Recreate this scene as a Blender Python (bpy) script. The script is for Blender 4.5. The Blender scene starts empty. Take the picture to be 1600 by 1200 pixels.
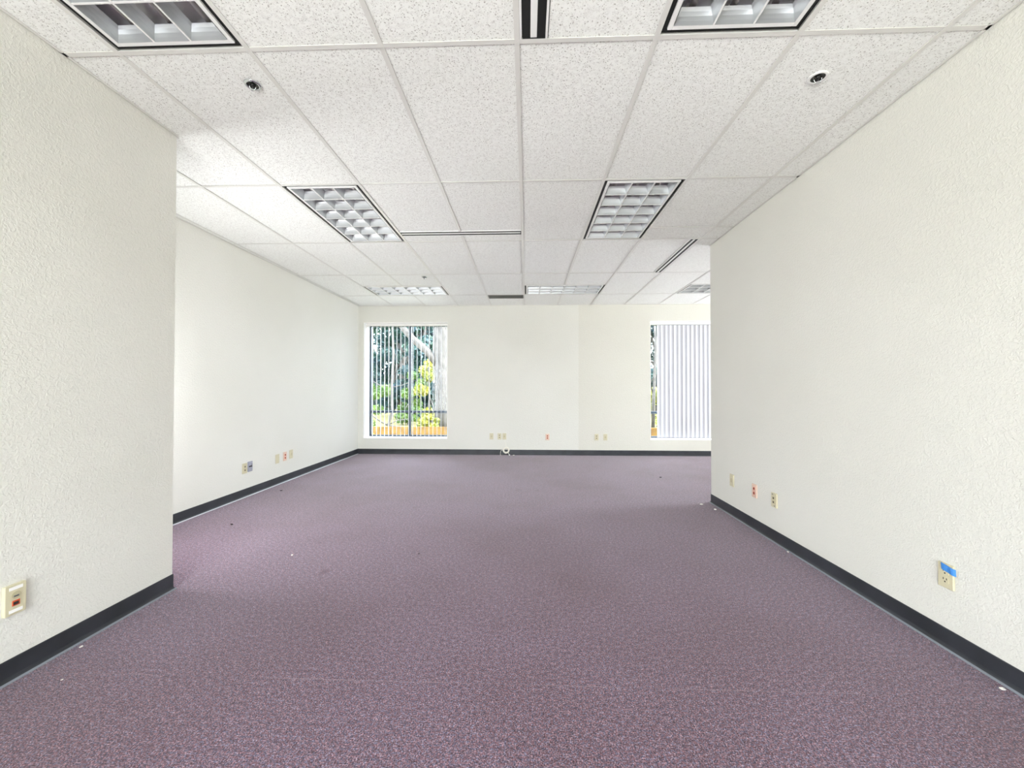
import bpy, bmesh, math, random
from mathutils import Vector, Matrix, noise

random.seed(7)
F = 0.3048                      # the plan is measured in feet, the scene is in metres
S = bpy.context.scene
COL = S.collection

# ------------------------------------------------------------------ camera
HEIGHT = 9.025                  # ceiling height
EYE = 3.989
cam_data = bpy.data.cameras.new('camera')
cam_data.sensor_width = 36.0
cam_data.lens = 36.0 * 638.0 / 1600.0
cam_data.clip_start = 0.02
cam_data.clip_end = 400
cam = bpy.data.objects.new('camera', cam_data)
COL.objects.link(cam)
cam.matrix_world = (Matrix.Translation((0, 0, EYE * F)) @ Matrix.Rotation(0.0363, 4, 'Z')
                    @ Matrix.Rotation(math.pi / 2 + 0.0114, 4, 'X') @ Matrix.Rotation(0.001, 4, 'Z'))
S.camera = cam

# ------------------------------------------------------------------ sky, sun, exposure
W = bpy.data.worlds.new('sky')
S.world = W
W.use_nodes = True
wn = W.node_tree
bg = wn.nodes['Background']
tc = wn.nodes.new('ShaderNodeTexCoord')
sep = wn.nodes.new('ShaderNodeSeparateXYZ')
ramp = wn.nodes.new('ShaderNodeValToRGB')
ramp.color_ramp.elements[0].position = 0.0
ramp.color_ramp.elements[0].color = (0.94, 0.97, 1.0, 1)
ramp.color_ramp.elements[1].position = 0.9
ramp.color_ramp.elements[1].color = (0.80, 0.90, 1.0, 1)
wn.links.new(tc.outputs['Generated'], sep.inputs[0])
wn.links.new(sep.outputs['Z'], ramp.inputs[0])
wn.links.new(ramp.outputs[0], bg.inputs['Color'])
bg.inputs['Strength'].default_value = 12.0

sun_d = bpy.data.lights.new('sun', 'SUN')
sun_d.energy = 12.0
sun_d.angle = 0.01
sun_d.color = (1.0, 0.95, 0.86)
sun = bpy.data.objects.new('sun', sun_d)
COL.objects.link(sun)
sun.location = (30, 0, 40)
sun.rotation_euler = Vector((-0.70, 0.12, -0.62)).to_track_quat('-Z', 'Y').to_euler()

S.view_settings.view_transform = 'Standard'
S.view_settings.look = 'None'
S.view_settings.gamma = 1.0
S.view_settings.use_curve_mapping = False
S.view_settings.exposure = 0.31
S.cycles.max_bounces = 14
S.cycles.diffuse_bounces = 10
S.cycles.transparent_max_bounces = 16
S.cycles.caustics_reflective = False
S.cycles.caustics_refractive = False


def portal(name, x0, x1, z0, z1, y, facing):
    """Daylight through a window opening: a sampling portal for the sky."""
    d = bpy.data.lights.new(name, 'AREA')
    d.shape = 'RECTANGLE'
    d.size = (x1 - x0) * F
    d.size_y = (z1 - z0) * F
    d.cycles.is_portal = True
    o = bpy.data.objects.new(name, d)
    COL.objects.link(o)
    o.location = ((x0 + x1) / 2 * F, y * F, (z0 + z1) / 2 * F)
    o.rotation_euler = (-math.pi / 2, 0, 0) if facing < 0 else (math.pi / 2, 0, 0)
    return o


# plan (feet)
XNL, YNL = -7.018, 7.882        # near left wall: face and end
XL = -10.324                    # far left wall
XR, YR = 6.459, 14.5875         # right wall: face and end
YB = 24.65                      # back wall with the windows
XE = 25.0                       # side of the bay hidden behind the right wall
YF = -9.0                       # wall behind the camera
WIN1 = (-9.991, -4.82, 0.94, 8.035)
WIN2 = (7.36, 12.53, 0.93, 8.045)
WIN3 = (-5.0, 4.4, 0.9, 6.6)    # window added behind the camera, sized for the light it brings
RECESS = 0.92
portal('daylight_portal', WIN1[0], WIN1[1], WIN1[2], WIN1[3], YB + RECESS + 0.35, -1)
portal('daylight_portal', WIN2[0], WIN2[1], WIN2[2], WIN2[3], YB + RECESS + 0.35, -1)


def fill_light(name, centre, sx, sz, direction, watts, color):
    """Added fill lamp, set at an invented opening out of view."""
    d = bpy.data.lights.new(name, 'AREA')
    d.shape = 'RECTANGLE'
    d.size = sx * F
    d.size_y = sz * F
    d.energy = watts
    d.color = color
    o = bpy.data.objects.new(name, d)
    COL.objects.link(o)
    o.location = [c * F for c in centre]
    o.rotation_euler = Vector(direction).to_track_quat('-Z', 'Y').to_euler()
    return o


WIN4 = (15.6, 23.4, 0.94, 8.04)  # y0, y1, z0, z1 of the window added in the hidden bay's side wall
fill_light('front_fill', (-2.6, YF + 0.15, 3.6), 7.4, 4.6, (0.32, 1, 0.98), 232, (0.96, 0.985, 1.0))  # added fill from behind the camera, tilted up at the ceiling
fill_light('bay_fill', (XE - 0.15, 18.4, 3.2), 6.0, 4.4, (-1, -0.25, 1.0), 190, (0.95, 0.98, 1.0))  # added fill from the unseen bay, for the far ceiling and left wall
fill_light('side_fill', (-8.7, YNL + 0.14, 3.9), 2.4, 4.4, (0.65, 1, 0.0), 60, (0.96, 0.985, 1.0))  # added fill for the left pocket and the middle of the ceiling


# ------------------------------------------------------------------ materials
def lin(h):
    h = h.lstrip('#')
    v = [int(h[i:i + 2], 16) / 255 for i in (0, 2, 4)]
    return tuple(c / 12.92 if c <= 0.04045 else ((c + 0.055) / 1.055) ** 2.4 for c in v) + (1,)


class Mat:
    def __init__(self, name, color=(0.8, 0.8, 0.8, 1), rough=0.6, metal=0.0, spec=0.5):
        self.m = bpy.data.materials.new(name)
        self.m.use_nodes = True
        self.n = self.m.node_tree.nodes
        self.l = self.m.node_tree.links
        self.b = self.n['Principled BSDF']
        self.out = self.n['Material Output']
        self.b.inputs['Base Color'].default_value = color
        self.b.inputs['Roughness'].default_value = rough
        self.b.inputs['Metallic'].default_value = metal
        self.b.inputs['Specular IOR Level'].default_value = spec

    def node(self, t, **kw):
        x = self.n.new(t)
        for k, v in kw.items():
            if k.startswith('i_'):
                x.inputs[k[2:].replace('_', ' ')].default_value = v
            else:
                setattr(x, k, v)
        return x

    def pos(self):
        return self.node('ShaderNodeNewGeometry').outputs['Position']

    def noise(self, scale, detail=2.0, rough=0.5, vec=None, dist=0.0):
        x = self.node('ShaderNodeTexNoise')
        x.inputs['Scale'].default_value = scale
        x.inputs['Detail'].default_value = detail
        x.inputs['Roughness'].default_value = rough
        x.inputs['Distortion'].default_value = dist
        self.l.new(vec if vec is not None else self.pos(), x.inputs['Vector'])
        return x.outputs['Fac']

    def ramp(self, fac, stops, interp='LINEAR'):
        r = self.node('ShaderNodeValToRGB')
        cr = r.color_ramp
        cr.interpolation = interp
        while len(cr.elements) < len(stops):
            cr.elements.new(0.5)
        for e, (p, c) in zip(cr.elements, stops):
            e.position = p
            e.color = c if len(c) == 4 else tuple(c) + (1,)
        self.l.new(fac, r.inputs[0])
        return r.outputs['Color']

    def mix(self, fac, a, b, mode='MIX'):
        x = self.node('ShaderNodeMix')
        x.data_type = 'RGBA'
        x.blend_type = mode
        for sock, v in zip((x.inputs[0], x.inputs[6], x.inputs[7]), (fac, a, b)):
            if hasattr(v, 'is_linked') or hasattr(v, 'links'):
                self.l.new(v, sock)
            else:
                sock.default_value = v
        return x.outputs[2]

    def math(self, op, a, b=None, clamp=False):
        x = self.node('ShaderNodeMath', operation=op, use_clamp=clamp)
        for sock, v in zip(x.inputs, (a, b)):
            if v is None:
                continue
            if hasattr(v, 'links'):
                self.l.new(v, sock)
            else:
                sock.default_value = v
        return x.outputs[0]

    def color(self, sock):
        self.l.new(sock, self.b.inputs['Base Color'])
        return self

    def bump(self, h, strength=0.3, dist=0.002):
        x = self.node('ShaderNodeBump')
        x.inputs['Strength'].default_value = strength
        x.inputs['Distance'].default_value = dist
        self.l.new(h, x.inputs['Height'])
        self.l.new(x.outputs[0], self.b.inputs['Normal'])
        return self


def wall_material(name, c1, c2):
    m = Mat(name, rough=0.55, spec=0.25)
    big = m.noise(0.9, 3)
    m.color(m.ramp(big, [(0.35, c1), (0.7, c2)]))
    a = m.noise(75, 3, 0.55, dist=0.8)
    s = m.ramp(a, [(0.42, (0, 0, 0)), (0.62, (1, 1, 1))])
    m.bump(s, 0.45, 0.0025)
    return m.m


def carpet_material():
    m = Mat('carpet', rough=0.95, spec=0.12)
    p = m.pos()
    fine = m.math('ADD', m.math('MULTIPLY', m.noise(200, 2, 0.75, p), 0.70), m.math('MULTIPLY', m.noise(55, 3, 0.75, p), 0.30))
    tint = m.noise(115, 1, 0.5, p)
    base = m.ramp(fine, [(0.36, lin('#2c2529')), (0.47, lin('#6a5d65')), (0.55, lin('#94888f')), (0.66, lin('#ddd8dc'))])
    base = m.mix(1.0, base, (0.86, 0.87, 0.88, 1), 'MULTIPLY')
    hue = m.ramp(tint, [(0.38, lin('#f4c8d0')), (0.5, lin('#eedae2')), (0.62, lin('#d0d4ee'))])
    c = m.mix(1.0, base, hue, 'MULTIPLY')
    # worn and stained traffic areas
    st = m.noise(0.55, 4, 0.6, p)
    stain = m.ramp(st, [(0.44, (1.03, 1.03, 1.06)), (0.70, (0.78, 0.70, 0.67))])
    c = m.mix(1.0, c, stain, 'MULTIPLY')
    spots = m.noise(3.2, 3, 0.6, p)
    sp = m.ramp(spots, [(0.66, (1, 1, 1)), (0.74, (0.74, 0.66, 0.66))])
    c = m.mix(1.0, c, sp, 'MULTIPLY')
    sx = m.node('ShaderNodeSeparateXYZ')
    m.l.new(p, sx.inputs[0])
    seam = m.node('ShaderNodeMath', operation='COMPARE')
    m.l.new(sx.outputs['Y'], seam.inputs[0])
    seam.inputs[1].default_value = 5.55 * F
    seam.inputs[2].default_value = 0.0022
    broken = m.ramp(m.noise(1.6, 2, 0.5, p), [(0.42, (0, 0, 0)), (0.6, (1, 1, 1))])
    c = m.mix(m.math('MULTIPLY', m.math('MULTIPLY', seam.outputs[0], broken), 0.25), c, lin('#b8a4ac'))
    m.color(c)
    m.b.inputs['Sheen Weight'].default_value = 0.28
    m.b.inputs['Sheen Roughness'].default_value = 0.45
    m.b.inputs['Sheen Tint'].default_value = (1.0, 0.95, 1.0, 1)
    m.bump(fine, 0.25, 0.003)
    return m.m


def tile_material():
    m = Mat('acoustic_tile', rough=0.9, spec=0.1)
    p = m.pos()
    warp = m.node('ShaderNodeTexNoise')
    warp.inputs['Scale'].default_value = 60
    m.l.new(p, warp.inputs['Vector'])
    add = m.node('ShaderNodeVectorMath', operation='MULTIPLY_ADD')
    m.l.new(warp.outputs['Color'], add.inputs[0])
    add.inputs[1].default_value = (0.016, 0.016, 0.0)
    m.l.new(p, add.inputs[2])
    v = m.node('ShaderNodeTexVoronoi', feature='F1')
    v.inputs['Scale'].default_value = 92
    v.inputs['Randomness'].default_value = 1.0
    m.l.new(add.outputs[0], v.inputs['Vector'])
    pit = m.ramp(v.outputs['Distance'], [(0.12, (0, 0, 0)), (0.29, (1, 1, 1))])
    w = m.noise(80, 3, 0.6, p, dist=1.5)
    worm = m.ramp(w, [(0.483, (1, 1, 1)), (0.5, (0, 0, 0)), (0.517, (1, 1, 1))])
    gate = m.ramp(m.noise(45, 1, 0.5, p), [(0.44, (1, 1, 1)), (0.50, (0, 0, 0))])
    worm = m.mix(1.0, worm, gate, 'LIGHTEN')
    h = m.mix(1.0, pit, worm, 'DARKEN')
    tone = m.ramp(m.noise(1.3, 2), [(0.3, lin('#f5f6f2')), (0.7, lin('#f8f9f6'))])
    c = m.mix(h, (0.44, 0.42, 0.39, 1), tone)
    m.color(c)
    m.bump(h, 0.35, 0.002)
    return m.m


M = {}
M['wall'] = wall_material('wall_paint', lin('#dddcd4'), lin('#e1e0d9'))
M['wall_warm'] = wall_material('wall_paint_warm', lin('#d8d6cc'), lin('#dbd9d0'))
M['carpet'] = carpet_material()
M['tile'] = tile_material()
M['tee'] = Mat('white_enamel_tee', lin('#e0dfda'), 0.28).m
M['slab'] = Mat('plenum_board', lin('#8c8a86'), 0.9).m
M['white'] = Mat('white_enamel', lin('#f0f0ee'), 0.4).m
M['trim_white'] = Mat('white_paint', lin('#f4f3f0'), 0.5).m
M['black'] = Mat('black_reveal', lin('#141615'), 0.6).m
M['grille'] = Mat('grey_grille', lin('#85857f'), 0.6).m
M['louver'] = Mat('semi_specular_aluminium', lin('#c6c8ca'), 0.42, 0.7).m
M['housing'] = Mat('fixture_housing', lin('#f0f0f2'), 0.5).m
M['tube'] = Mat('fluorescent_tube', lin('#eceae6'), 0.25).m
M['chrome'] = Mat('chrome', lin('#d4d8da'), 0.15, 1.0).m
M['brass_dark'] = Mat('dark_metal', lin('#2b2b2a'), 0.4, 0.3).m
mb = Mat('charcoal_vinyl', lin('#3a3d42'), 0.42, 0, 0.5)
mb.color(mb.ramp(mb.noise(6, 4), [(0.3, lin('#24272b')), (0.7, lin('#32353b'))]))
M['vinyl'] = mb.m
M['vinyl_edge'] = Mat('worn_lit_edge', lin('#7d828a'), 0.5).m  # worn toe lip; light caught by its rounded edge put into the grey
M['edge_pale'] = Mat('pale_toe_edge', lin('#b9bcc4'), 0.5).m  # paler toe lip for the long left wall
M['ivory'] = Mat('ivory_plastic', lin('#cdc6a8'), 0.35).m
M['ivory_dark'] = Mat('ivory_insert', lin('#bcb494'), 0.4).m
M['orange_plate'] = Mat('pale_pink_plastic', lin('#dcbfac'), 0.4).m
M['orange'] = Mat('orange_receptacle', lin('#c4512c'), 0.45).m
M['grey_plastic'] = Mat('grey_plastic', lin('#9d9eac'), 0.4).m
M['slot'] = Mat('dark_slot', lin('#2a2522'), 0.7).m
M['paper'] = Mat('white_label', lin('#f2f1ee'), 0.6).m
M['blue_tape'] = Mat('blue_tape', lin('#3f86d2'), 0.6).m
M['cable'] = Mat('white_cable', lin('#e9e6da'), 0.45).m
M['crumb'] = Mat('white_crumb', lin('#e6e2da'), 0.8).m
M['lint'] = Mat('dark_lint', lin('#2c2327'), 0.9).m
M['alu'] = Mat('grey_aluminium', lin('#48525d'), 0.4, 0.4).m
# blind vanes: matt vinyl that lets some light through
ms = Mat('vane_vinyl', lin('#c9c9d0'), 0.5)
tr = ms.node('ShaderNodeBsdfTranslucent')
tr.inputs['Color'].default_value = lin('#f0f0f6')
mx = ms.node('ShaderNodeMixShader')
mx.inputs[0].default_value = 0.02
ms.l.new(ms.b.outputs[0], mx.inputs[1])
ms.l.new(tr.outputs[0], mx.inputs[2])
ms.l.new(mx.outputs[0], ms.out.inputs[0])
M['vane'] = ms.m
# clear window glass
mg = Mat('window_glass')
tp = mg.node('ShaderNodeBsdfTransparent')
tp.inputs['Color'].default_value = (0.93, 0.96, 0.97, 1)
gl = mg.node('ShaderNodeBsdfGlossy')
gl.inputs['Roughness'].default_value = 0.02
fr = mg.node('ShaderNodeFresnel')
fr.inputs['IOR'].default_value = 1.12
mx = mg.node('ShaderNodeMixShader')
mg.l.new(fr.outputs[0], mx.inputs[0])
mg.l.new(tp.outputs[0], mx.inputs[1])
mg.l.new(gl.outputs[0], mx.inputs[2])
mg.l.new(mx.outputs[0], mg.out.inputs[0])
M['glass'] = mg.m


def leaf_material(name, c1, c2, transl=0.35):
    m = Mat(name, rough=0.55)
    c = m.ramp(m.noise(2.2, 2), [(0.3, c1), (0.7, c2)])
    m.color(c)
    t = m.node('ShaderNodeBsdfTranslucent')
    m.l.new(c, t.inputs['Color'])
    x = m.node('ShaderNodeMixShader')
    x.inputs[0].default_value = transl
    m.l.new(m.b.outputs[0], x.inputs[1])
    m.l.new(t.outputs[0], x.inputs[2])
    m.l.new(x.outputs[0], m.out.inputs[0])
    return m.m


M['needle'] = leaf_material('evergreen_leaf', lin('#2b404c'), lin('#354f3e'), 0.25)  # bluish backlit haze of the upper leaves mixed into the colour
M['leaf'] = leaf_material('green_leaf', lin('#33521f'), lin('#566b26'), 0.3)
M['leaf_yellow'] = leaf_material('yellow_green_leaf', lin('#68722a'), lin('#8f8a36'), 0.3)
mk = Mat('pale_bark', rough=0.9)
mk.color(mk.ramp(mk.noise(5, 4), [(0.35, lin('#3e3b39')), (0.65, lin('#595552'))]))
M['bark'] = mk.m
mk = Mat('golden_wood', rough=0.7)
mk.color(mk.ramp(mk.noise(7, 3), [(0.3, lin('#5c3f0c')), (0.7, lin('#745616'))]))
M['fence'] = mk.m
mk = Mat('lawn', rough=0.95)
mk.color(mk.ramp(mk.noise(3, 5), [(0.3, lin('#4a4722')), (0.7, lin('#746830'))]))
M['lawn'] = mk.m
M['concrete'] = Mat('bounce_concrete', lin('#e2ded6'), 0.9).m


# ------------------------------------------------------------------ mesh helpers (feet in, metres out)
class MB:
    def __init__(self):
        self.v, self.f = [], []

    def box(self, x0, x1, y0, y1, z0, z1):
        b = len(self.v)
        self.v += [(x, y, z) for x in (x0, x1) for y in (y0, y1) for z in (z0, z1)]
        self.f += [tuple(b + i for i in q) for q in
                   ((0, 1, 3, 2), (4, 6, 7, 5), (0, 4, 5, 1), (2, 3, 7, 6), (0, 2, 6, 4), (1, 5, 7, 3))]
        return self

    def poly(self, pts):
        b = len(self.v)
        self.v += [tuple(p) for p in pts]
        self.f.append(tuple(range(b, b + len(pts))))
        return self

    def strip(self, rings, closed=True, caps=True):
        """rings: lists of equal length; joined one to the next."""
        b = len(self.v)
        n = len(rings[0])
        for r in rings:
            self.v += [tuple(p) for p in r]
        for i in range(len(rings) - 1):
            for j in range(n if closed else n - 1):
                k = (j + 1) % n
                self.f.append((b + i * n + j, b + i * n + k, b + (i + 1) * n + k, b + (i + 1) * n + j))
        if caps and closed:
            self.f.append(tuple(b + j for j in reversed(range(n))))
            self.f.append(tuple(b + (len(rings) - 1) * n + j for j in range(n)))
        return self

    def lathe(self, prof, n=20, c=(0, 0), caps=True):
        rings = [[(c[0] + r * math.cos(2 * math.pi * i / n), c[1] + r * math.sin(2 * math.pi * i / n), z)
                  for i in range(n)] for r, z in prof]
        return self.strip(rings, True, caps)

    def tube(self, pts, radii, n=8):
        pts = [Vector(p) for p in pts]
        if not hasattr(radii, '__len__'):
            radii = [radii] * len(pts)
        rings = []
        up = Vector((0.13, 0.21, 1)).normalized()
        for i, p in enumerate(pts):
            d = (pts[min(i + 1, len(pts) - 1)] - pts[max(i - 1, 0)]).normalized()
            a = d.cross(up)
            if a.length < 1e-3:
                a = d.cross(Vector((1, 0, 0)))
            a.normalize()
            b = d.cross(a)
            rings.append([p + (a * math.cos(2 * math.pi * k / n) + b * math.sin(2 * math.pi * k / n)) * radii[i]
                          for k in range(n)])
        return self.strip(rings)

    def mesh(self, name):
        me = bpy.data.meshes.new(name)
        me.from_pydata([(x * F, y * F, z * F) for x, y, z in self.v], [], self.f)
        me.validate()
        bm = bmesh.new()
        bm.from_mesh(me)
        bmesh.ops.recalc_face_normals(bm, faces=bm.faces)
        bm.to_mesh(me)
        bm.free()
        return me

    def build(self, name, mat, parent=None, bevel=0, smooth=False, loc=None):
        o = bpy.data.objects.new(name, self.mesh(name))
        o.data.materials.append(M[mat])
        COL.objects.link(o)
        if parent:
            o.parent = parent
        if loc:
            o.location = [c * F for c in loc]
        if smooth:
            o.data.shade_smooth()
        if bevel:
            md = o.modifiers.new('edge', 'BEVEL')
            md.width = bevel * F
            md.segments = 2
            md.limit_method = 'ANGLE'
        return o


def tag(o, label, cat, group=None, kind=None):
    o['label'] = label
    o['category'] = cat
    if group:
        o['group'] = group
    if kind:
        o['kind'] = kind
    return o


def struct(o, label, cat):
    return tag(o, label, cat, kind='structure')


def empty(name, loc, rz=0.0):
    o = bpy.data.objects.new(name, None)
    o.empty_display_size = 0.1
    COL.objects.link(o)
    o.location = [c * F for c in loc]
    o.rotation_euler = (0, 0, rz)
    return o


def copy_tree(o, parent=None):
    c = o.copy()
    COL.objects.link(c)
    if parent:
        c.parent = parent
    for ch in list(o.children):
        copy_tree(ch, c)
    return c


# ------------------------------------------------------------------ room shell
TOP = 9.75
mb_ = MB().box(XL - 1, XE + 0.5, YF - 0.5, YB + 1.3, -0.5, 0)
struct(mb_.build('floor', 'carpet'), 'worn mauve purple speckled carpet floor', 'floor')


def wall_with_openings(name, mat, x0, x1, y0, y1, openings, label):
    m = MB()
    xs = x0
    for (a, b, z0, z1) in openings:
        m.box(xs, a, y0, y1, 0, TOP)
        m.box(a, b, y0, y1, 0, z0)
        m.box(a, b, y0, y1, z1, TOP)
        xs = b
    m.box(xs, x1, y0, y1, 0, TOP)
    return struct(m.build(name, mat), label, 'wall')


SEAM = 3.105
wall_with_openings('wall_back', 'wall', XL - 1, SEAM, YB, YB + 1.3, [WIN1], 'off-white back wall around the window with open vertical blinds')
wall_with_openings('wall_back_side', 'wall_warm', SEAM, XE + 0.5, YB, YB + 1.3, [WIN2], 'warmer off-white back wall around the window with closed vertical blinds')
wall_with_openings('wall_front', 'wall', XNL - 4, XE + 0.5, YF - 0.5, YF, [WIN3], 'off-white wall with an added wide window, opposite the back wall')
struct(MB().box(XL - 1, XL, YNL, YB, 0, TOP).build('wall_left', 'wall'), 'long off-white left wall running to the back corner', 'wall')
struct(MB().box(XL - 1, XNL, YF, YNL, 0, TOP).build('wall_left_near', 'wall'), 'near left wall block ending in a sharp corner', 'wall')
struct(MB().box(XR, XE + 0.5, YF, YR, 0, TOP).build('wall_right', 'wall'), 'large textured off-white right wall', 'wall')
struct(MB().box(XE, XE + 0.5, YR, WIN4[0], 0, TOP).box(XE, XE + 0.5, WIN4[1], YB, 0, TOP).box(XE, XE + 0.5, WIN4[0], WIN4[1], 0, WIN4[2])
       .box(XE, XE + 0.5, WIN4[0], WIN4[1], WIN4[3], TOP).build('wall_right_far', 'wall'), 'side wall of the bay behind the right wall', 'wall')

# ------------------------------------------------------------------ ceiling: slab, tiles, tees
ceiling = struct(MB().box(XL - 1, XE + 0.5, YF - 0.5, YB + 1.3, TOP, TOP + 0.3).build('ceiling', 'slab'),
                 'suspended ceiling of fissured white acoustic tiles in a white grid', 'ceiling')
GAP = 0.014
REG = [(XNL + GAP, XR - GAP, YF + GAP, YNL + GAP), (XL + GAP, XR - GAP, YNL + GAP, YR + GAP), (XL + GAP, XE - GAP, YR + GAP, YB - GAP)]


def clip(x0, x1, y0, y1):
    out = []
    for a, b, c, d in REG:
        X0, X1, Y0, Y1 = max(x0, a), min(x1, b), max(y0, c), min(y1, d)
        if X1 - X0 > 0.02 and Y1 - Y0 > 0.02:
            out.append((X0, X1, Y0, Y1))
    return out


GX, GY = -0.146, 5.8715
TW = 0.076
ZT = HEIGHT


def tile(x0, x1, y0, y1):
    rs = clip(x0 + 0.012, x1 - 0.012, y0 + 0.012, y1 - 0.012)
    if not rs:
        return
    m = MB()
    dz = random.uniform(0.002, 0.014)
    for r in rs:
        m.box(r[0], r[1], r[2], r[3], ZT + 0.012 + dz, ZT + 0.07)
    m.build('ceiling_tile', 'tile', ceiling)


def tee(x0, x1, y0, y1, name):
    rs = clip(x0, x1, y0, y1)
    if not rs:
        return
    m = MB()
    for r in rs:
        m.box(r[0], r[1], r[2], r[3], ZT if name == 'main_tee' else ZT + 0.003, ZT + 0.010)
        # upright web of the tee
        if r[1] - r[0] < r[3] - r[2]:
            c = (r[0] + r[1]) / 2
            m.box(c - 0.006, c + 0.006, r[2], r[3], ZT + 0.010, ZT + 0.12)
        else:
            c = (r[2] + r[3]) / 2
            m.box(r[0], r[1], c - 0.006, c + 0.006, ZT + 0.010, ZT + 0.12)
    m.build(name, 'tee', ceiling)


def gx(k):
    return GX + 2 * k


def gy(j):
    return GY + 4 * j


SLOT_Y = (12.96, 13.33)
skip = {(-3, -1), (1, -1), (-3, 1), (1, 1)}
for j in range(-4, 5):
    for k in range(-6, 13):
        x0, x1, y0, y1 = gx(k), gx(k + 1), gy(j), gy(j + 1)
        if (k, j) in skip:
            continue
        if (k, j) == (0, -1):
            tile(x0 + 0.44, x1, y0, y1)
        elif j == 1 and k in (-2, -1):
            tile(x0, x1, y0, SLOT_Y[0])
            tile(x0, x1, SLOT_Y[1], y1)
        elif j == 1 and k in (2, 3):
            tile(x0, x1, y0, 12.89)
            tile(x0, x1, 12.89, y1)
        elif (k, j) == (2, 2):
            tile(x0, x1 - 0.36, y0, y1)
        elif j == 3 and k in (-4, -3, 0, 1, 4, 5):
            tile(x0, x1, y0, y0 + 2)
        elif (k, j) == (-1, 4):
            tile(x0, x1, y0 + 0.86, y1)
        else:
            tile(x0, x1, y0, y1)
# main runners along the room, broken where a fixture spans two modules
for k in range(-5, 13):
    segs = [(YF, YB)]
    br = {-3: (gy(3) + 2, gy(4)), 1: (gy(3) + 2, gy(4)), 5: (gy(3) + 2, gy(4)), -1: SLOT_Y}.get(k)
    if br:
        segs = [(YF, br[0]), (br[1], YB)]
    for a, b in segs:
        tee(gx(k) - TW / 2, gx(k) + TW / 2, a, b, 'main_tee')
for j in range(-3, 5):
    for k in range(-6, 13):
        tee(gx(k) + TW / 2, gx(k + 1) - TW / 2, gy(j) - TW / 2, gy(j) + TW / 2, 'cross_tee')
for k in (-4, -3, 0, 1, 4, 5):
    tee(gx(k) + TW / 2, gx(k + 1) - TW / 2, gy(3) + 2 - TW / 2, gy(3) + 2 + TW / 2, 'cross_tee')
for k in (2, 3):
    tee(gx(k) + TW / 2, gx(k + 1) - TW / 2, 12.89 - TW / 2, 12.89 + TW / 2, 'cross_tee')
# wall angles
for a in ((XNL, XNL + 0.06, YF, YNL), (XL, XL + 0.06, YNL, YB), (XR - 0.06, XR, YF, YR),
          (XL, XE, YB - 0.06, YB), (XL, XNL, YNL, YNL + 0.06), (XR, XE, YR, YR + 0.06)):
    tee(*a, 'wall_angle')


# ------------------------------------------------------------------ baseboards
def baseboard(name, path, label, edge='vinyl_edge', h=0.31):
    """path: 2D points; the room lies on the left-hand side of the walking direction."""
    path = [Vector(p) for p in path]
    n = len(path)

    def off(d):
        out = []
        for i, p in enumerate(path):
            ns = []
            for a, b in ((i - 1, i), (i, i + 1)):
                if a >= 0 and b < n:
                    t = (path[b] - path[a]).normalized()
                    ns.append(Vector((-t.y, t.x)))
            if len(ns) == 2:
                v = (ns[0] + ns[1])
                v = v / v.dot(ns[0])
            else:
                v = ns[0]
            out.append(p + v * d)
        return out

    def sweep(prof):
        m = MB()
        lines = [[(q.x, q.y, z) for q in off(d)] for d, z in prof]
        m.strip([[ln[i] for ln in lines] for i in range(n)])
        return m

    base = sweep([(0.0, 0.0), (0.0, h), (0.010, h), (0.014, h - 0.01), (0.014, 0.075), (0.020, 0.045), (0.034, 0.026), (0.034, 0.0)]).build(name, 'vinyl')
    struct(base, label, 'baseboard')
    sweep([(0.034, 0.0), (0.034, 0.026), (0.052, 0.014), (0.056, 0.0)]).build('toe_lip', edge, base)
    return base


baseboard('baseboard_left_near', [(XL, YNL), (XNL, YNL), (XNL, YF)], 'charcoal vinyl baseboard along the near left wall')
baseboard('baseboard_left', [(XL, YB), (XL, YNL)], 'charcoal vinyl baseboard with a pale lower edge along the long left wall', 'edge_pale')
baseboard('baseboard_back', [(XE, YB), (XL, YB)], 'charcoal vinyl baseboard under the two windows', 'vinyl')
baseboard('baseboard_right', [(XR, YF), (XR, YR), (XE, YR)], 'charcoal vinyl baseboard along the large right wall')
baseboard('baseboard_right_far', [(XE, YR), (XE, YB)], 'charcoal vinyl baseboard in the bay behind the right wall')
baseboard('baseboard_front', [(XNL, YF), (XR, YF)], 'charcoal vinyl baseboard opposite the back wall')


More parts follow.
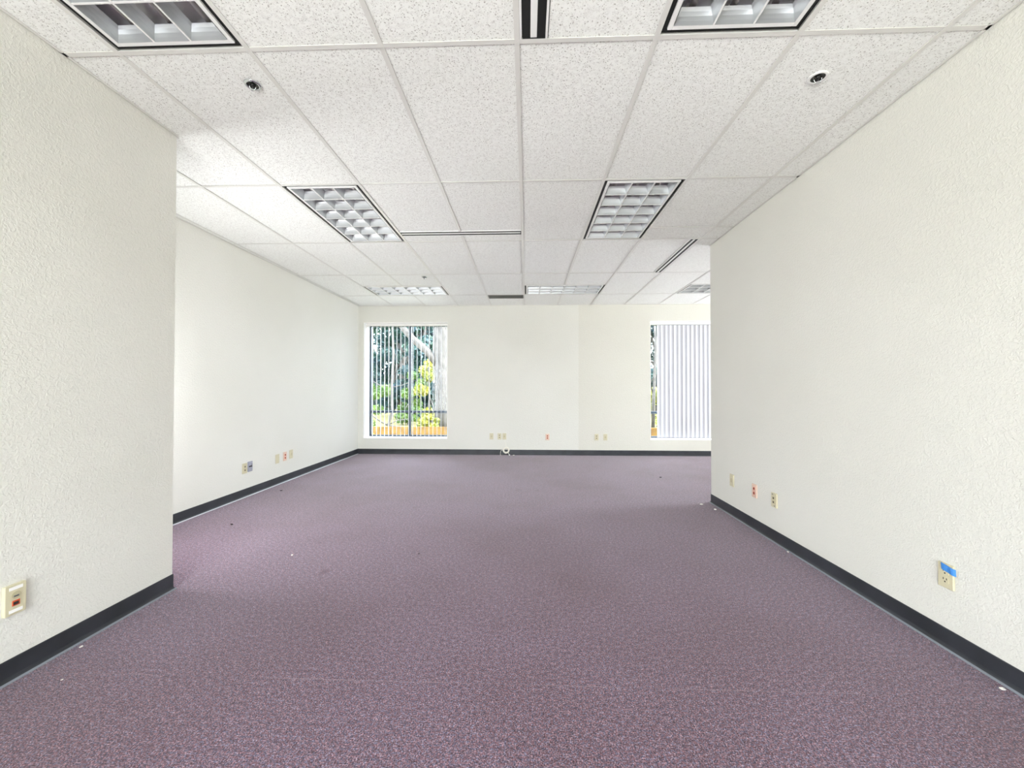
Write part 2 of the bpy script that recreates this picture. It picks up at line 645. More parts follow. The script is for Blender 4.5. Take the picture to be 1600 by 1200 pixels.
# ------------------------------------------------------------------ windows
def window(name, w, label, y_in, sgn, cols=2, rail=2.52):
    """w = x0, x1, z0, z1; y_in = room face of the wall, sgn = outward direction along y."""
    x0, x1, z0, z1 = w
    r = empty(name, ((x0 + x1) / 2, y_in, z0))
    cx, cz = (x0 + x1) / 2, z0
    rec = RECESS if sgn > 0 else 0.3

    def bx(nm, mat, a, b, ya, yb, c, d, bev=0):
        ya, yb = sorted((sgn * ya, sgn * yb))
        return MB().box(a - cx, b - cx, ya, yb, c - cz, d - cz).build(nm, mat, r, bev)

    t = 0.03
    bx('jamb', 'trim_white', x0, x0 + t, -0.004, rec, z0, z1)
    bx('jamb', 'trim_white', x1 - t, x1, -0.004, rec, z0, z1)
    bx('head', 'trim_white', x0, x1, -0.004, rec, z1 - t, z1)
    bx('sill', 'trim_white', x0, x1, -0.012, rec, z0, z0 + t)
    fw, fd = 0.11, 0.16
    a, b = rec, rec + fd
    xi0, xi1, zi0, zi1 = x0 + 0.01, x1 - 0.01, z0 + 0.01, z1 - 0.01
    bx('frame', 'alu', xi0, xi0 + fw, a, b, zi0, zi1, 0.01)
    bx('frame', 'alu', xi1 - fw, xi1, a, b, zi0, zi1, 0.01)
    bx('frame', 'alu', xi0 + fw, xi1 - fw, a, b, zi1 - fw, zi1, 0.01)
    bx('frame', 'alu', xi0 + fw, xi1 - fw, a, b, zi0, zi0 + fw, 0.01)
    cw = (xi1 - xi0 - 2 * fw) / cols
    for i in range(1, cols):
        xm = xi0 + fw + cw * i
        bx('mullion', 'alu', xm - 0.085, xm + 0.085, a - 0.02, b, zi0 + fw, zi1 - fw, 0.01)
    for i in range(cols):
        xa = xi0 + fw + cw * i + (0.085 if i else 0)
        xb = xi0 + fw + cw * (i + 1) - (0.085 if i < cols - 1 else 0)
        bx('transom', 'alu', xa, xb, a, b, rail - 0.07, rail + 0.07, 0.01)
        bx('pane', 'glass', xa, xb, a + 0.07, a + 0.08, zi0 + fw, rail - 0.07)
        bx('pane', 'glass', xa, xb, a + 0.07, a + 0.08, rail + 0.07, zi1 - fw)
    return struct(r, label, 'window')


window('window_1', WIN1, 'tall aluminium window with a view of trees, behind open vertical blinds', YB, 1)
window('window_2', WIN2, 'tall aluminium window mostly covered by closed vertical blinds', YB, 1)
window('added_window_3', WIN3, 'added wide window in the wall opposite the back wall', YF, -1, 4)  # unseen window put in to bring light from behind the camera


d1 = empty('added_door_1', (-8.7, YNL, 0.0))  # unseen door, added to give the side fill lamp a source
struct(d1, 'added glazed white door in the hidden end of the near left wall block', 'door')
for _a, _b, _c, _d in ((-1.45, -1.25, 0.33, 7.2), (1.25, 1.45, 0.33, 7.2), (-1.25, 1.25, 6.95, 7.2), (-1.25, 1.25, 0.33, 0.75)):
    MB().box(_a, _b, -0.02, 0.07, _c, _d).build('stile', 'trim_white', d1, 0.01)
MB().box(-1.25, 1.25, 0.0, 0.03, 0.75, 6.95).build('pane', 'paper', d1)
MB().tube([(1.33, 0.07, 3.4), (1.33, 0.17, 3.4), (1.10, 0.17, 3.4)], 0.03, 8).build('handle', 'chrome', d1, smooth=True)
w4 = empty('added_window_4', (XE, WIN4[0], WIN4[2]))  # unseen window, added to go with the bay fill lamp
struct(w4, 'added wide window in the side wall of the bay behind the right wall', 'window')
_l, _h = WIN4[1] - WIN4[0], WIN4[3] - WIN4[2]
for _a, _b, _c, _d in ((0, _l, 0, 0.12), (0, _l, _h - 0.12, _h), (0, 0.12, 0.12, _h - 0.12), (_l - 0.12, _l, 0.12, _h - 0.12), (_l / 2 - 0.08, _l / 2 + 0.08, 0.12, _h - 0.12)):
    MB().box(0.25, 0.42, _a, _b, _c, _d).build('frame', 'alu', w4, 0.01)
for _a, _b in ((0.12, _l / 2 - 0.08), (_l / 2 + 0.08, _l - 0.12)):
    MB().box(0.33, 0.34, _a, _b, 0.12, _h - 0.12).build('pane', 'glass', w4)


# ------------------------------------------------------------------ vertical blinds
def vane_mesh(h, wid=0.28):
    m = MB()
    n = 6
    fr_, bk = [], []
    for i in range(n + 1):
        u = -wid / 2 + wid * i / n
        c = 0.026 * (1 - (2 * u / wid) ** 2)
        fr_.append((u, c))
        bk.append((u, c + 0.003))
    ring = fr_ + bk[::-1]
    m.strip([[(x, y, 0) for x, y in ring], [(x, y, -h) for x, y in ring]])
    return m.mesh('slat')


def blind(w, xs, angles, label, zb, rail_x):
    x0, x1, z0, z1 = w
    yb = YB + 0.40
    zt = z1 - 0.19
    r = empty('vertical_blind', ((x0 + x1) / 2, yb, z1 - 0.031))
    cx = (x0 + x1) / 2
    hr = MB().box(rail_x[0] - cx, rail_x[1] - cx, -0.075, 0.075, -0.13, 0.0).build('headrail', 'trim_white', r, 0.012)
    me = vane_mesh(zt - zb)
    me.materials.append(M['vane'])
    st = MB().box(-0.012, 0.012, -0.012, 0.012, 0.0, 0.05).mesh('carrier')
    st.materials.append(M['white'])
    for x, a in zip(xs, angles):
        o = bpy.data.objects.new('slat', me)
        COL.objects.link(o)
        o.parent = r
        o.location = ((x - cx) * F, 0, (zt - z1 + 0.031) * F)
        o.rotation_euler = (0, 0, a)
        c = bpy.data.objects.new('carrier', st)
        COL.objects.link(c)
        c.parent = o
    return tag(r, label, 'blinds')


xs = [WIN1[0] + 0.17 + 0.2525 * i for i in range(20)]
blind(WIN1, xs, [math.radians(102 + random.uniform(-2.5, 2.5)) for _ in xs],
      'white vertical blind with its slats turned open, trees showing through', WIN1[2] + 0.10, (WIN1[0] + 0.05, WIN1[1] - 0.05))
xs = [8.02 + 0.2575 * i for i in range(18)]
blind(WIN2, xs, [math.radians(9 + random.uniform(-3, 3)) for _ in xs],
      'white vertical blind with its slats turned nearly closed', WIN2[2] + 0.12, (WIN2[0] + 0.05, WIN2[1] - 0.05))


# ------------------------------------------------------------------ louvred ceiling lights
def make_troffer():
    r = empty('ceiling_light', (0, 0, ZT))
    a, b = 0.958, 1.958
    m = MB()
    zt = 0.36
    m.box(-a, a, -b, b, zt, zt + 0.02)
    for s in (-1, 1):
        m.box(s * a - (0.02 if s > 0 else 0), s * a + (0.02 if s < 0 else 0), -b, b, 0.05, zt)
        m.box(-a, a, s * b - (0.02 if s > 0 else 0), s * b + (0.02 if s < 0 else 0), 0.05, zt)
    m.build('housing', 'housing', r)

    def ring(o1, o2, i1, i2, z0, z1):
        return (MB().box(-o1, -i1, -o2, o2, z0, z1).box(i1, o1, -o2, o2, z0, z1)
                .box(-i1, i1, -o2, -i2, z0, z1).box(-i1, i1, i2, o2, z0, z1))

    d1, d2 = 0.072, 0.135
    ring(a, b, a - d1, b - d1, 0.035, 0.05).build('reveal', 'black', r)
    ring(a - d1, b - d1, a - d2, b - d2, 0.002, 0.05).build('door_frame', 'white', r, 0.006)
    u, v = a - d2, b - d2
    prof = [(0.006, 0.0), (0.014, 0.055), (0.027, 0.11), (0.047, 0.16), (0.072, 0.20)]
    # curved reflector around the edge
    m = MB()
    rings = [[(-u + d, -v + d, z), (u - d, -v + d, z), (u - d, v - d, z), (-u + d, v - d, z)] for d, z in prof]
    m.strip(rings, True, False)
    m.build('edge_reflector', 'louver', r)
    pr = [(-d, z) for d, z in prof] + [(d, z) for d, z in reversed(prof)]
    zb = 0.004
    for i in (1, 2):
        x = -u + 2 * u * i / 3
        bl = MB().strip([[(x + d, yy, z + zb) for d, z in pr] for yy in (-v, v)]).build('long_blade', 'louver', r, smooth=False)
        MB().box(x - 0.013, x + 0.013, -v, v, 0.0, zb + 0.004).build('blade_highlight', 'white', bl)  # white strip stands for the highlight along the blade's lower edge
    for j in range(1, 6):
        y = -v + 2 * v * j / 6
        bl = MB().strip([[(xx, y + d, z + zb) for d, z in pr] for xx in (-u, u)]).build('cross_blade', 'louver', r, smooth=False)
        MB().box(-u, u, y - 0.013, y + 0.013, 0.001, zb + 0.003).build('blade_highlight', 'white', bl)  # the cross blades' highlight, as a white strip too
    for x in (-0.56, 0.0, 0.56):
        t = MB().tube([(x, -1.86, 0.27), (x, 1.86, 0.27)], 0.045, 12).build('lamp_tube', 'tube', r, smooth=True)
        for s in (-1, 1):
            MB().box(x - 0.05, x + 0.05, s * 1.9 - 0.04, s * 1.9 + 0.04, 0.22, 0.36).build('lamp_holder', 'white', t)
    MB().box(-0.2, 0.2, -1.9, 1.9, 0.32, 0.36).build('ballast_cover', 'housing', r)
    return r


lights = [((gx(-3) + 1, gy(-1) + 2), 0, 'unlit louvred ceiling light cut by the top edge beside the near left wall'),
          ((gx(1) + 1, gy(-1) + 2), 0, 'unlit louvred ceiling light cut by the top edge towards the right wall'),
          ((gx(-3) + 1, gy(1) + 2), 0, 'louvred ceiling light lengthwise to the left of the middle grid line'),
          ((gx(1) + 1, gy(1) + 2), 0, 'louvred ceiling light lengthwise to the right of the middle grid line')]
proto = make_troffer()
spots = [lights[0], lights[1], lights[2], lights[3],
         ((gx(-4) + 2, gy(3) + 3), 1, 'louvred ceiling light set crosswise above the window with open blinds'),
         ((gx(0) + 2, gy(3) + 3), 1, 'dark-edged louvred ceiling light set crosswise near the middle of the back wall'),
         ((gx(4) + 2, gy(3) + 3), 1, 'louvred ceiling light half hidden by the right wall end')]
trs = [proto] + [copy_tree(proto) for _ in spots[1:]]
for o, ((x, y), rot, lab) in zip(trs, spots):
    o.location = (x * F, y * F, ZT * F)
    o.rotation_euler = (0, 0, math.pi / 2 if rot else 0)
    tag(o, lab, 'ceiling light', 'louvred ceiling lights')


# ------------------------------------------------------------------ air slots and return grille
def slot_diffuser(x, y, wid, rz, label, length=3.92):
    r = empty('slot_diffuser', (x, y, ZT), rz)
    h, l = wid / 2, length / 2
    MB().box(-h, h, -l, l, 0.10, 0.12).build('plenum_back', 'black', r)
    for s in (-1, 1):
        MB().box(s * h - (0.032 if s > 0 else 0), s * h + (0.032 if s < 0 else 0), -l, l, 0.0, 0.10).build('side_rail', 'white', r, 0.004)
        MB().box(-h + 0.045, h - 0.032, s * l - (0.02 if s > 0 else 0), s * l + (0.02 if s < 0 else 0), 0.004, 0.10).build('end_cap', 'black', r)
    c = wid * 0.115
    MB().box(-c, c, -l + 0.02, l - 0.02, 0.004, 0.09).build('centre_bar', 'white', r, 0.004)
    for s in (-1, 1):
        q = s * (c + (h - 0.032 - c) / 2)
        MB().box(q - (h - 0.032 - c) / 2 + 0.002, q + (h - 0.032 - c) / 2 - 0.002, -l + 0.02, l - 0.02, 0.008, 0.03).build('air_vane', 'black', r)
    return tag(r, label, 'air vent', 'slot air diffusers')


slot_diffuser(gx(0) + 0.04 + 0.2, gy(-1) + 2, 0.40, 0, 'black and white slot air vent cut by the top edge')
slot_diffuser((gx(-2) + gx(0)) / 2, sum(SLOT_Y) / 2, SLOT_Y[1] - SLOT_Y[0], math.pi / 2, 'long slot air vent lying crosswise beside a louvred ceiling light')
slot_diffuser(gx(3) - 0.045 - 0.155, gy(2) + 2, 0.31, 0, 'slanting slot air vent near the end of the right wall')

gr = empty('return_grille', (gx(-1) + 1, gy(4) + 0.45, ZT))
tag(gr, 'small grey return air grille in the ceiling near the back wall', 'air vent')
MB().box(-0.95, 0.95, -0.40, 0.40, 0.10, 0.12).build('backing', 'black', gr)
for s in (-1, 1):
    MB().box(-0.95, 0.95, s * 0.40 - 0.03, s * 0.40 + 0.03, 0, 0.10).build('frame', 'grille', gr)
    MB().box(s * 0.95 - 0.025, s * 0.95 + 0.025, -0.37, 0.37, 0, 0.10).build('frame', 'grille', gr)
for i in range(7):
    y = -0.32 + 0.107 * i
    MB().strip([[(x, y - 0.03, 0.005), (x, y - 0.022, 0.0), (x, y + 0.04, 0.07), (x, y + 0.032, 0.075)] for x in (-0.92, 0.92)]).build('slat', 'grille', gr)


# ------------------------------------------------------------------ sprinklers
def sprinkler(x, y, s, label, spin):
    r = empty('sprinkler_head', (x, y, ZT + 0.012), spin)
    MB().lathe([(0.098 * s, -0.004), (0.135 * s, -0.004), (0.142 * s, -0.010), (0.135 * s, -0.020), (0.102 * s, -0.026), (0.098 * s, -0.022)] + [(0.098 * s, -0.004)], 28, caps=False).build('escutcheon', 'white' if s > 1 else 'chrome', r, smooth=True)
    MB().lathe([(0.099 * s, -0.02), (0.092 * s, -0.004), (0.001, -0.002)], 24, caps=False).build('cup', 'brass_dark', r, smooth=True)
    MB().lathe([(0.03 * s, 0.0), (0.03 * s, -0.015), (0.02 * s, -0.03)], 12).build('body', 'brass_dark', r, smooth=True)
    for t in (-1, 1):
        MB().tube([(t * 0.03 * s, 0, 0.0), (t * 0.05 * s, 0, -0.04), (t * 0.035 * s, 0, -0.075), (0, 0, -0.09)], 0.007 * s, 8).build('frame_arm', 'chrome', r, smooth=True)
    MB().lathe([(0.012 * s, 0.0), (0.014 * s, -0.04), (0.010 * s, -0.085)], 10).build('bulb', 'brass_dark', r, smooth=True)
    d = MB()
    n = 12
    d.lathe([(0.001, -0.090), (0.034 * s, -0.094), (0.034 * s, -0.099), (0.001, -0.097)], 16, caps=False)
    d.build('deflector', 'chrome', r)
    return tag(r, label, 'sprinkler', 'ceiling sprinklers')


sprinkler(-4.55, 6.56, 0.92, 'chrome sprinkler head in the ceiling tile beside the near left wall', 0.5)
sprinkler(4.70, 6.72, 1.05, 'chrome sprinkler head with wide ring near the right wall', -0.4)
sprinkler(-4.63, 18.24, 0.95, 'tiny sprinkler head above the window with open blinds', 0.2)


# ------------------------------------------------------------------ wall plates
def rounded(w, h, rad, n=4):
    pts = []
    for cx, cz, a0 in ((w - rad, h - rad, 0), (-w + rad, h - rad, 90), (-w + rad, -h + rad, 180), (w - rad, -h + rad, 270)):
        for i in range(n + 1):
            a = math.radians(a0 + 90 * i / n)
            pts.append((cx + rad * math.cos(a), cz + rad * math.sin(a)))
    return pts


def slab2d(pts, y0, y1):
    return MB().strip([[(x, y0, z) for x, z in pts], [(x, y1, z) for x, z in pts]])


ROT = {'back': 0.0, 'left': math.pi / 2, 'right': -math.pi / 2}


def plate(name, side, p, kind, label, mat='ivory', insert='ivory_dark', thick=0.028, group='wall plates'):
    r = empty(name, p, ROT[side])
    w, h = 0.115, 0.1875
    if kind == 'box':
        w, h = 0.118, 0.205
    body = slab2d(rounded(w, h, 0.012), 0.0, -thick).build('cover_plate', mat, r, 0.008)
    y = -thick

    def screw(z):
        s = MB().strip([[(0.011 * math.cos(t * math.pi / 4), yy, z + 0.011 * math.sin(t * math.pi / 4)) for t in range(8)] for yy in (y + 0.002, y - 0.003)])
        s.build('screw', insert, body)

    if kind == 'duplex':
        for s in (-1, 1):
            pts = [(max(-0.052, min(0.052, 0.068 * math.cos(a))), s * 0.064 + 0.058 * math.sin(a)) for a in [2 * math.pi * i / 20 for i in range(20)]]
            f = slab2d(pts, y + 0.004, y - 0.006).build('receptacle', insert, r)
            for q in (-1, 1):
                MB().box(q * 0.024 - 0.006, q * 0.024 + 0.006, y - 0.0075, y - 0.005, s * 0.064 + 0.003, s * 0.064 + 0.032).build('slot', 'slot', f)
            slab2d([(0.012 * math.cos(a), s * 0.064 - 0.024 + 0.012 * math.sin(a)) for a in [2 * math.pi * i / 10 for i in range(10)]], y - 0.005, y - 0.0075).build('ground_hole', 'slot', f)
        screw(0)
    elif kind == 'dots':            # two dark round outlets
        for s in (-1, 1):
            pts = [(0.040 * math.cos(a), s * 0.064 + 0.044 * math.sin(a)) for a in [2 * math.pi * i / 16 for i in range(16)]]
            f = slab2d(pts, y + 0.004, y - 0.006).build('receptacle', insert, r)
            MB().box(-0.022, 0.022, y - 0.0075, y - 0.005, s * 0.064 - 0.02, s * 0.064 + 0.02).build('socket', 'slot', f)
        screw(0)
    elif kind == 'jack':
        f = MB().box(-0.045, 0.045, y - 0.008, y + 0.004, -0.06, 0.06).build('jack_module', insert, r, 0.004)
        MB().box(-0.02, 0.02, y - 0.0095, y - 0.007, -0.03, 0.012).build('jack_opening', 'ivory_dark', f)
        screw(0.135)
        screw(-0.135)
    elif kind == 'blank':
        screw(0.135)
        screw(-0.135)
    elif kind == 'grey':
        for z0, z1 in ((-0.15, -0.02), (0.03, 0.15)):
            f = MB().box(-0.085, 0.085, y - 0.01, y + 0.004, z0, z1).build('data_module', insert, r, 0.005)
        MB().box(-0.09, 0.09, y - 0.004, y + 0.004, -0.02, 0.03).build('socket', 'slot', r)
        MB().box(0.03, 0.09, y - 0.012, y + 0.004, 0.06, 0.08).build('latch', 'slot', r)
    elif kind == 'data':
        for z in (0.055, -0.05):
            f = MB().box(-0.05, 0.05, y - 0.008, y + 0.004, z - 0.04, z + 0.04).build('jack_module', insert, r, 0.004)
            MB().box(-0.026, 0.026, y - 0.0095, y - 0.006, z - 0.024, z + 0.02).build('jack_opening', 'slot', f)
        for z, x in ((0.145, -0.05), (-0.145, 0.03)):
            MB().box(x - 0.03, x + 0.03, y - 0.002, y + 0.004, z - 0.014, z + 0.014).build('mark', 'grille', r)
    elif kind == 'box':
        for z in (0.155, -0.150):
            MB().box(-0.075, 0.075, y - 0.004, y + 0.004, z - 0.021, z + 0.021).build('label_strip', 'paper', r)
        f = slab2d([(0.055 * math.cos(a), 0.058 + 0.05 * math.sin(a)) for a in [2 * math.pi * i / 18 for i in range(18)]], y + 0.004, y - 0.006).build('jack_module', insert, r)
        MB().box(-0.032, 0.032, y - 0.0085, y - 0.005, 0.034, 0.058).build('jack_opening', 'grille', f)
        MB().box(-0.024, 0.024, y - 0.0095, y - 0.007, 0.040, 0.050).build('contacts', 'slot', f)
        f = MB().box(-0.042, 0.042, y - 0.008, y + 0.004, -0.085, -0.012).build('jack_module', 'orange', r, 0.004)
        MB().box(-0.032, 0.026, y - 0.0095, y - 0.006, -0.07, -0.03).build('jack_opening', 'slot', f)
    return tag(r, label, 'wall outlet', group)


plate('phone_jack', 'back', (-2.131, YB, 1.11), 'jack', 'ivory jack plate nearest the window with open blinds on the back wall')
plate('power_outlet', 'back', (-1.646, YB, 1.11), 'dots', 'ivory power outlet above the white cable coil, with two dark sockets', insert='ivory_dark')
plate('phone_jack', 'back', (-1.352, YB, 1.11), 'jack', 'ivory jack plate right beside the outlet above the cable coil')
plate('power_outlet', 'back', (1.238, YB, 1.085), 'dots', 'orange power outlet alone on the middle of the back wall', 'orange_plate', 'orange')
plate('power_outlet', 'back', (4.17, YB, 1.09), 'dots', 'ivory power outlet on the back wall, closer to the middle of its pair', insert='ivory_dark')
plate('phone_jack', 'back', (4.694, YB, 1.09), 'jack', 'ivory jack plate on the back wall nearest the closed blinds')
plate('power_outlet', 'left', (XL, 14.60, 1.06), 'dots', 'ivory power outlet touching the grey data plate on the long left wall', insert='ivory_dark')
plate('data_jack', 'left', (XL, 14.885, 1.085), 'grey', 'grey data plate on the long left wall', 'grey_plastic', 'grey_plastic', 0.04)
plate('blank_plate', 'left', (XL, 16.566, 1.074), 'blank', 'plain blank ivory plate beside the orange outlet on the long left wall')
plate('power_outlet', 'left', (XL, 17.093, 1.092), 'dots', 'pinkish orange power outlet on the long left wall', 'orange_plate', 'orange')
plate('phone_jack', 'left', (XL, 17.552, 1.114), 'jack', 'ivory jack plate on the long left wall, closest to the back corner')
plate('data_jack', 'left', (XNL, 5.358, 1.112), 'box', 'ivory data box with orange jack and white labels on the near left wall', thick=0.05)
plate('phone_jack', 'right', (XR, 13.10, 1.116), 'jack', 'ivory jack plate on the right wall, closest to its end', thick=0.034)
plate('power_outlet', 'right', (XR, 11.829, 1.104), 'dots', 'pale pink outlet with two orange sockets on the right wall', 'orange_plate', 'orange', 0.034)
plate('data_jack', 'right', (XR, 10.905, 1.093), 'data', 'cream data plate with dark jacks on the right wall', thick=0.036)
plate('power_outlet', 'right', (XR, 6.545, 1.122), 'duplex', 'ivory duplex power outlet with blue tape on its corner on the right wall', insert='ivory', thick=0.032)

# blue tape stuck over the corner of the outlet
m = MB()
n = 8
rows = []
for i in range(n + 1):
    t = i / n
    yy = 6.598 - 0.195 * t                        # along the wall towards the camera
    lift = 0.044 if t < 0.78 else 0.044 - 0.026 * ((t - 0.78) / 0.22) ** 1.4
    x = XR - lift - 0.003 * math.sin(t * 9)
    zc = 1.262 - 0.045 * t
    rows.append([(x, yy, zc + 0.052), (x - 0.003, yy - 0.004, zc), (x, yy - 0.006, zc - 0.052),
                 (x + 0.003, yy - 0.006, zc - 0.052), (x + 0.0, yy - 0.004, zc), (x + 0.003, yy, zc + 0.052)])
m.strip(rows)
tag(m.build('masking_tape', 'blue_tape'), 'torn piece of blue masking tape stuck over an outlet corner', 'tape')

# ------------------------------------------------------------------ cable coil at the back wall
c = empty('cable_coil', (-1.24, YB - 0.13, 0.0))
pts = []
for i in range(97):
    a = 2 * math.pi * i / 24 + 1.2
    rr = 0.150 + 0.022 * math.sin(i * 0.61)
    pts.append((rr * math.cos(a) * 1.05, 0.03 * math.sin(i * 0.37) + 0.02, 0.29 + rr * math.sin(a)))
MB().tube(pts, 0.030, 8).build('coil', 'cable', c, smooth=True)
MB().tube([(-0.12, 0.02, 0.22), (-0.22, 0.02, 0.30), (-0.31, 0.02, 0.27), (-0.34, 0.02, 0.14), (-0.35, 0.0, 0.02), (-0.30, -0.1, 0.012)], 0.014, 8).build('loose_end', 'cable', c, smooth=True)
MB().tube([(0.02, 0.05, 0.40), (-0.03, 0.10, 0.60), (-0.06, 0.118, 0.80), (-0.08, 0.118, 0.93)], 0.009, 8).build('lead', 'cable', c, smooth=True)
MB().tube([(0.10, 0.0, 0.17), (0.16, -0.03, 0.08), (0.20, -0.06, 0.03)], 0.016, 8).build('short_tail', 'cable', c, smooth=True)
MB().box(0.17, 0.24, -0.10, -0.04, 0.0, 0.05).build('plug', 'paper', c, 0.008)
tag(c, 'loose coil of white cable leaning on the back wall baseboard', 'cable')


# ------------------------------------------------------------------ scraps on the carpet
def crumb(x, y, s, mat, label, name, flat=0.5, seed=0, group=None):
    rnd = random.Random(seed)
    bm = bmesh.new()
    bmesh.ops.create_icosphere(bm, subdivisions=2, radius=s * F)
    for v in bm.verts:
        k = 1 + 0.5 * noise.noise(v.co * (2.2 / (s * F)) + Vector((seed * 3.1, 0, 0)))
        v.co *= k
        v.co.x *= 1.5
        v.co.z *= flat
    zmin = min(v.co.z for v in bm.verts)
    for v in bm.verts:
        v.co.z -= zmin
    me = bpy.data.meshes.new(name)
    bm.to_mesh(me)
    bm.free()
    o = bpy.data.objects.new(name, me)
    me.materials.append(M[mat])
    COL.objects.link(o)
    o.location = (x * F, y * F, 0)
    o.rotation_euler = (0, 0, rnd.uniform(0, 6))
    tag(o, label, 'debris', group)


crumb(-0.78, YB - 0.30, 0.045, 'crumb', 'white scrap lying beside the cable coil', 'paper_scrap', 0.5, 1)
crumb(6.31, 5.70, 0.022, 'crumb', 'white crumb against the right baseboard close to the picture corner', 'plaster_crumb', 0.6, 2, 'crumbs on the carpet')
crumb(6.37, 10.25, 0.022, 'crumb', 'white crumb against the right baseboard below the data plate', 'plaster_crumb', 0.6, 3, 'crumbs on the carpet')
crumb(6.20, 13.72, 0.035, 'crumb', 'white crumb at the end of the right wall', 'plaster_crumb', 0.6, 4, 'crumbs on the carpet')
crumb(6.02, 14.35, 0.050, 'crumb', 'pale splinter just past the end of the right wall', 'wood_splinter', 0.25, 5, 'crumbs on the carpet')
crumb(-6.86, 6.09, 0.018, 'crumb', 'white fleck at the foot of the near left baseboard', 'plaster_crumb', 0.5, 6, 'crumbs on the carpet')
crumb(-5.60, 9.60, 0.022, 'crumb', 'white fleck on open carpet just beyond the near left wall end', 'plaster_crumb', 0.5, 7, 'crumbs on the carpet')
crumb(-6.35, 5.40, 0.010, 'crumb', 'tiny white speck in the lower left of the carpet', 'plaster_crumb', 0.5, 8, 'crumbs on the carpet')
crumb(-8.62, 11.68, 0.028, 'lint', 'dark speck of lint near the long left baseboard', 'lint_speck', 0.6, 9, 'lint on the carpet')
crumb(-9.55, 15.6, 0.030, 'lint', 'dark lint below the left wall plates', 'lint_speck', 0.5, 10, 'lint on the carpet')
crumb(6.0, 18.6, 0.035, 'lint', 'dark lint on the carpet in front of the closed blinds', 'lint_speck', 0.5, 11, 'lint on the carpet')
crumb(-2.6, 9.8, 0.020, 'lint', 'dark lint on the middle of the carpet', 'lint_speck', 0.5, 12, 'lint on the carpet')


# ------------------------------------------------------------------ outside
struct(MB().box(-300, 300, YB + 1.3, 500, -1.2, -0.6).build('ground', 'lawn'), 'dry grassy ground outside the windows', 'ground')
struct(MB().box(-300, 300, -300, YF - 0.5, -1.2, -0.6).build('ground_front', 'lawn'), 'grassy ground beyond the wide window', 'ground')
struct(MB().box(-40, 60, YB + 1.3, YB + 7.2, -0.6, -0.52).build('path', 'concrete'), 'added pale concrete path bouncing light in along the back wall', 'path')  # out of view; added to bounce light up to the ceiling


def leaves(m, centre, rad, n, size, rnd, shell=0.35):
    cx, cy, cz = centre
    for _ in range(n):
        while True:
            p = Vector((rnd.uniform(-1, 1), rnd.uniform(-1, 1), rnd.uniform(-1, 1)))
            if shell < p.length < 1:
                break
        q = Vector((cx + p.x * rad[0], cy + p.y * rad[1], cz + p.z * rad[2]))
        a = Vector((rnd.gauss(0, 1), rnd.gauss(0, 1), rnd.gauss(0, 1))).normalized()
        b = a.orthogonal().normalized()
        s = size * rnd.uniform(0.6, 1.4)
        m.poly([q - a * s, q + b * s * 0.45, q + a * s, q - b * s * 0.45])


def tree(name, base, trunk, blobs, n, size, mat, label, cat, group, seed, trunk_r=0.4):
    rnd = random.Random(seed)
    r = empty(name, base)
    t = MB()
    t.tube(trunk, [trunk_r * (1 - 0.75 * i / (len(trunk) - 1)) for i in range(len(trunk))], 8)
    for c, rad in blobs:
        j = rnd.randrange(1, len(trunk))
        t.tube([trunk[j], Vector(trunk[j]).lerp(Vector(c), 0.55) + Vector((0, 0, 0.2)), c], [trunk_r * 0.35, trunk_r * 0.2, trunk_r * 0.06], 5)
    t.build('trunk', 'bark', r, smooth=True)
    lm = MB()
    tot = sum(a[0] * a[1] * a[2] for _, a in blobs)
    for c, rad in blobs:
        leaves(lm, c, rad, int(n * rad[0] * rad[1] * rad[2] / tot), size, rnd)
    me = bpy.data.meshes.new('foliage')
    me.from_pydata([(x * F, y * F, z * F) for x, y, z in lm.v], [], lm.f)
    me.materials.append(M[mat])
    o = bpy.data.objects.new('foliage', me)
    COL.objects.link(o)
    o.parent = r
    o['kind'] = 'stuff'
    return tag(r, label, cat, group)


def crown(rnd, w, h0, h1, n, br):
    return [((rnd.uniform(-w, w), rnd.uniform(-w, w), rnd.uniform(h0, h1)), (br * rnd.uniform(0.7, 1.2), br * rnd.uniform(0.7, 1.2), br * rnd.uniform(0.5, 0.9))) for _ in range(n)]


ev = [(-30.5, 74, 3.4, 'tall blue-green evergreen behind the left pane of the open-blind window'),
      (-20.6, 66, 3.4, 'tall blue-green evergreen behind the middle of the open-blind window'),
      (-13.0, 76, 3.4, 'tall evergreen behind the right pane of the open-blind window'),
      (-15.2, 59, 1.6, 'evergreen standing close behind the yellow-green bush outside'),
      (-37.0, 94, 3.4, 'farthest evergreen at the left edge of the open-blind window'),
      (-26.6, 92, 3.0, 'far evergreen between the two tall evergreens outside'),
      (21.5, 68, 3.4, 'evergreen seen past the edge of the closed blinds')]
for i, (x, y, cw, lab) in enumerate(ev):
    rnd = random.Random(40 + i)
    tree('evergreen_tree', (x, y, -0.7), [(0, 0, 0), (0.2, 0, 9), (0, 0.2, 14), (0, 0, 20)], crown(rnd, cw, 1, 18, 38, 1.8), 8500, 0.36, 'needle', lab, 'tree', 'trees outside', 60 + i, 0.5)
sh = [(-17.9, 46, 1.6, 5.5, 'leaf', 'green bush low behind the left edge of the open-blind window'),
      (-15.2, 52, 1.8, 6.5, 'leaf', 'green bush low behind the middle of the open-blind window'),
      (-11.5, 47.5, 1.6, 8.3, 'leaf_yellow', 'sunny yellow-green bush behind the right pane of the open-blind window'),
      (-12.6, 31.4, 0.7, 1.2, 'leaf_yellow', 'small yellow-green shrub at the foot of the open-blind window'),
      (-8.5, 36, 0.7, 2.2, 'leaf_yellow', 'small yellow shrub in front of the pale trunk'),
      (-9.9, 52.2, 1.3, 7.5, 'leaf', 'green bush standing behind the thick pale trunk'),
      (15.8, 50, 1.8, 4.5, 'leaf_yellow', 'yellow-green bush seen past the edge of the closed blinds')]
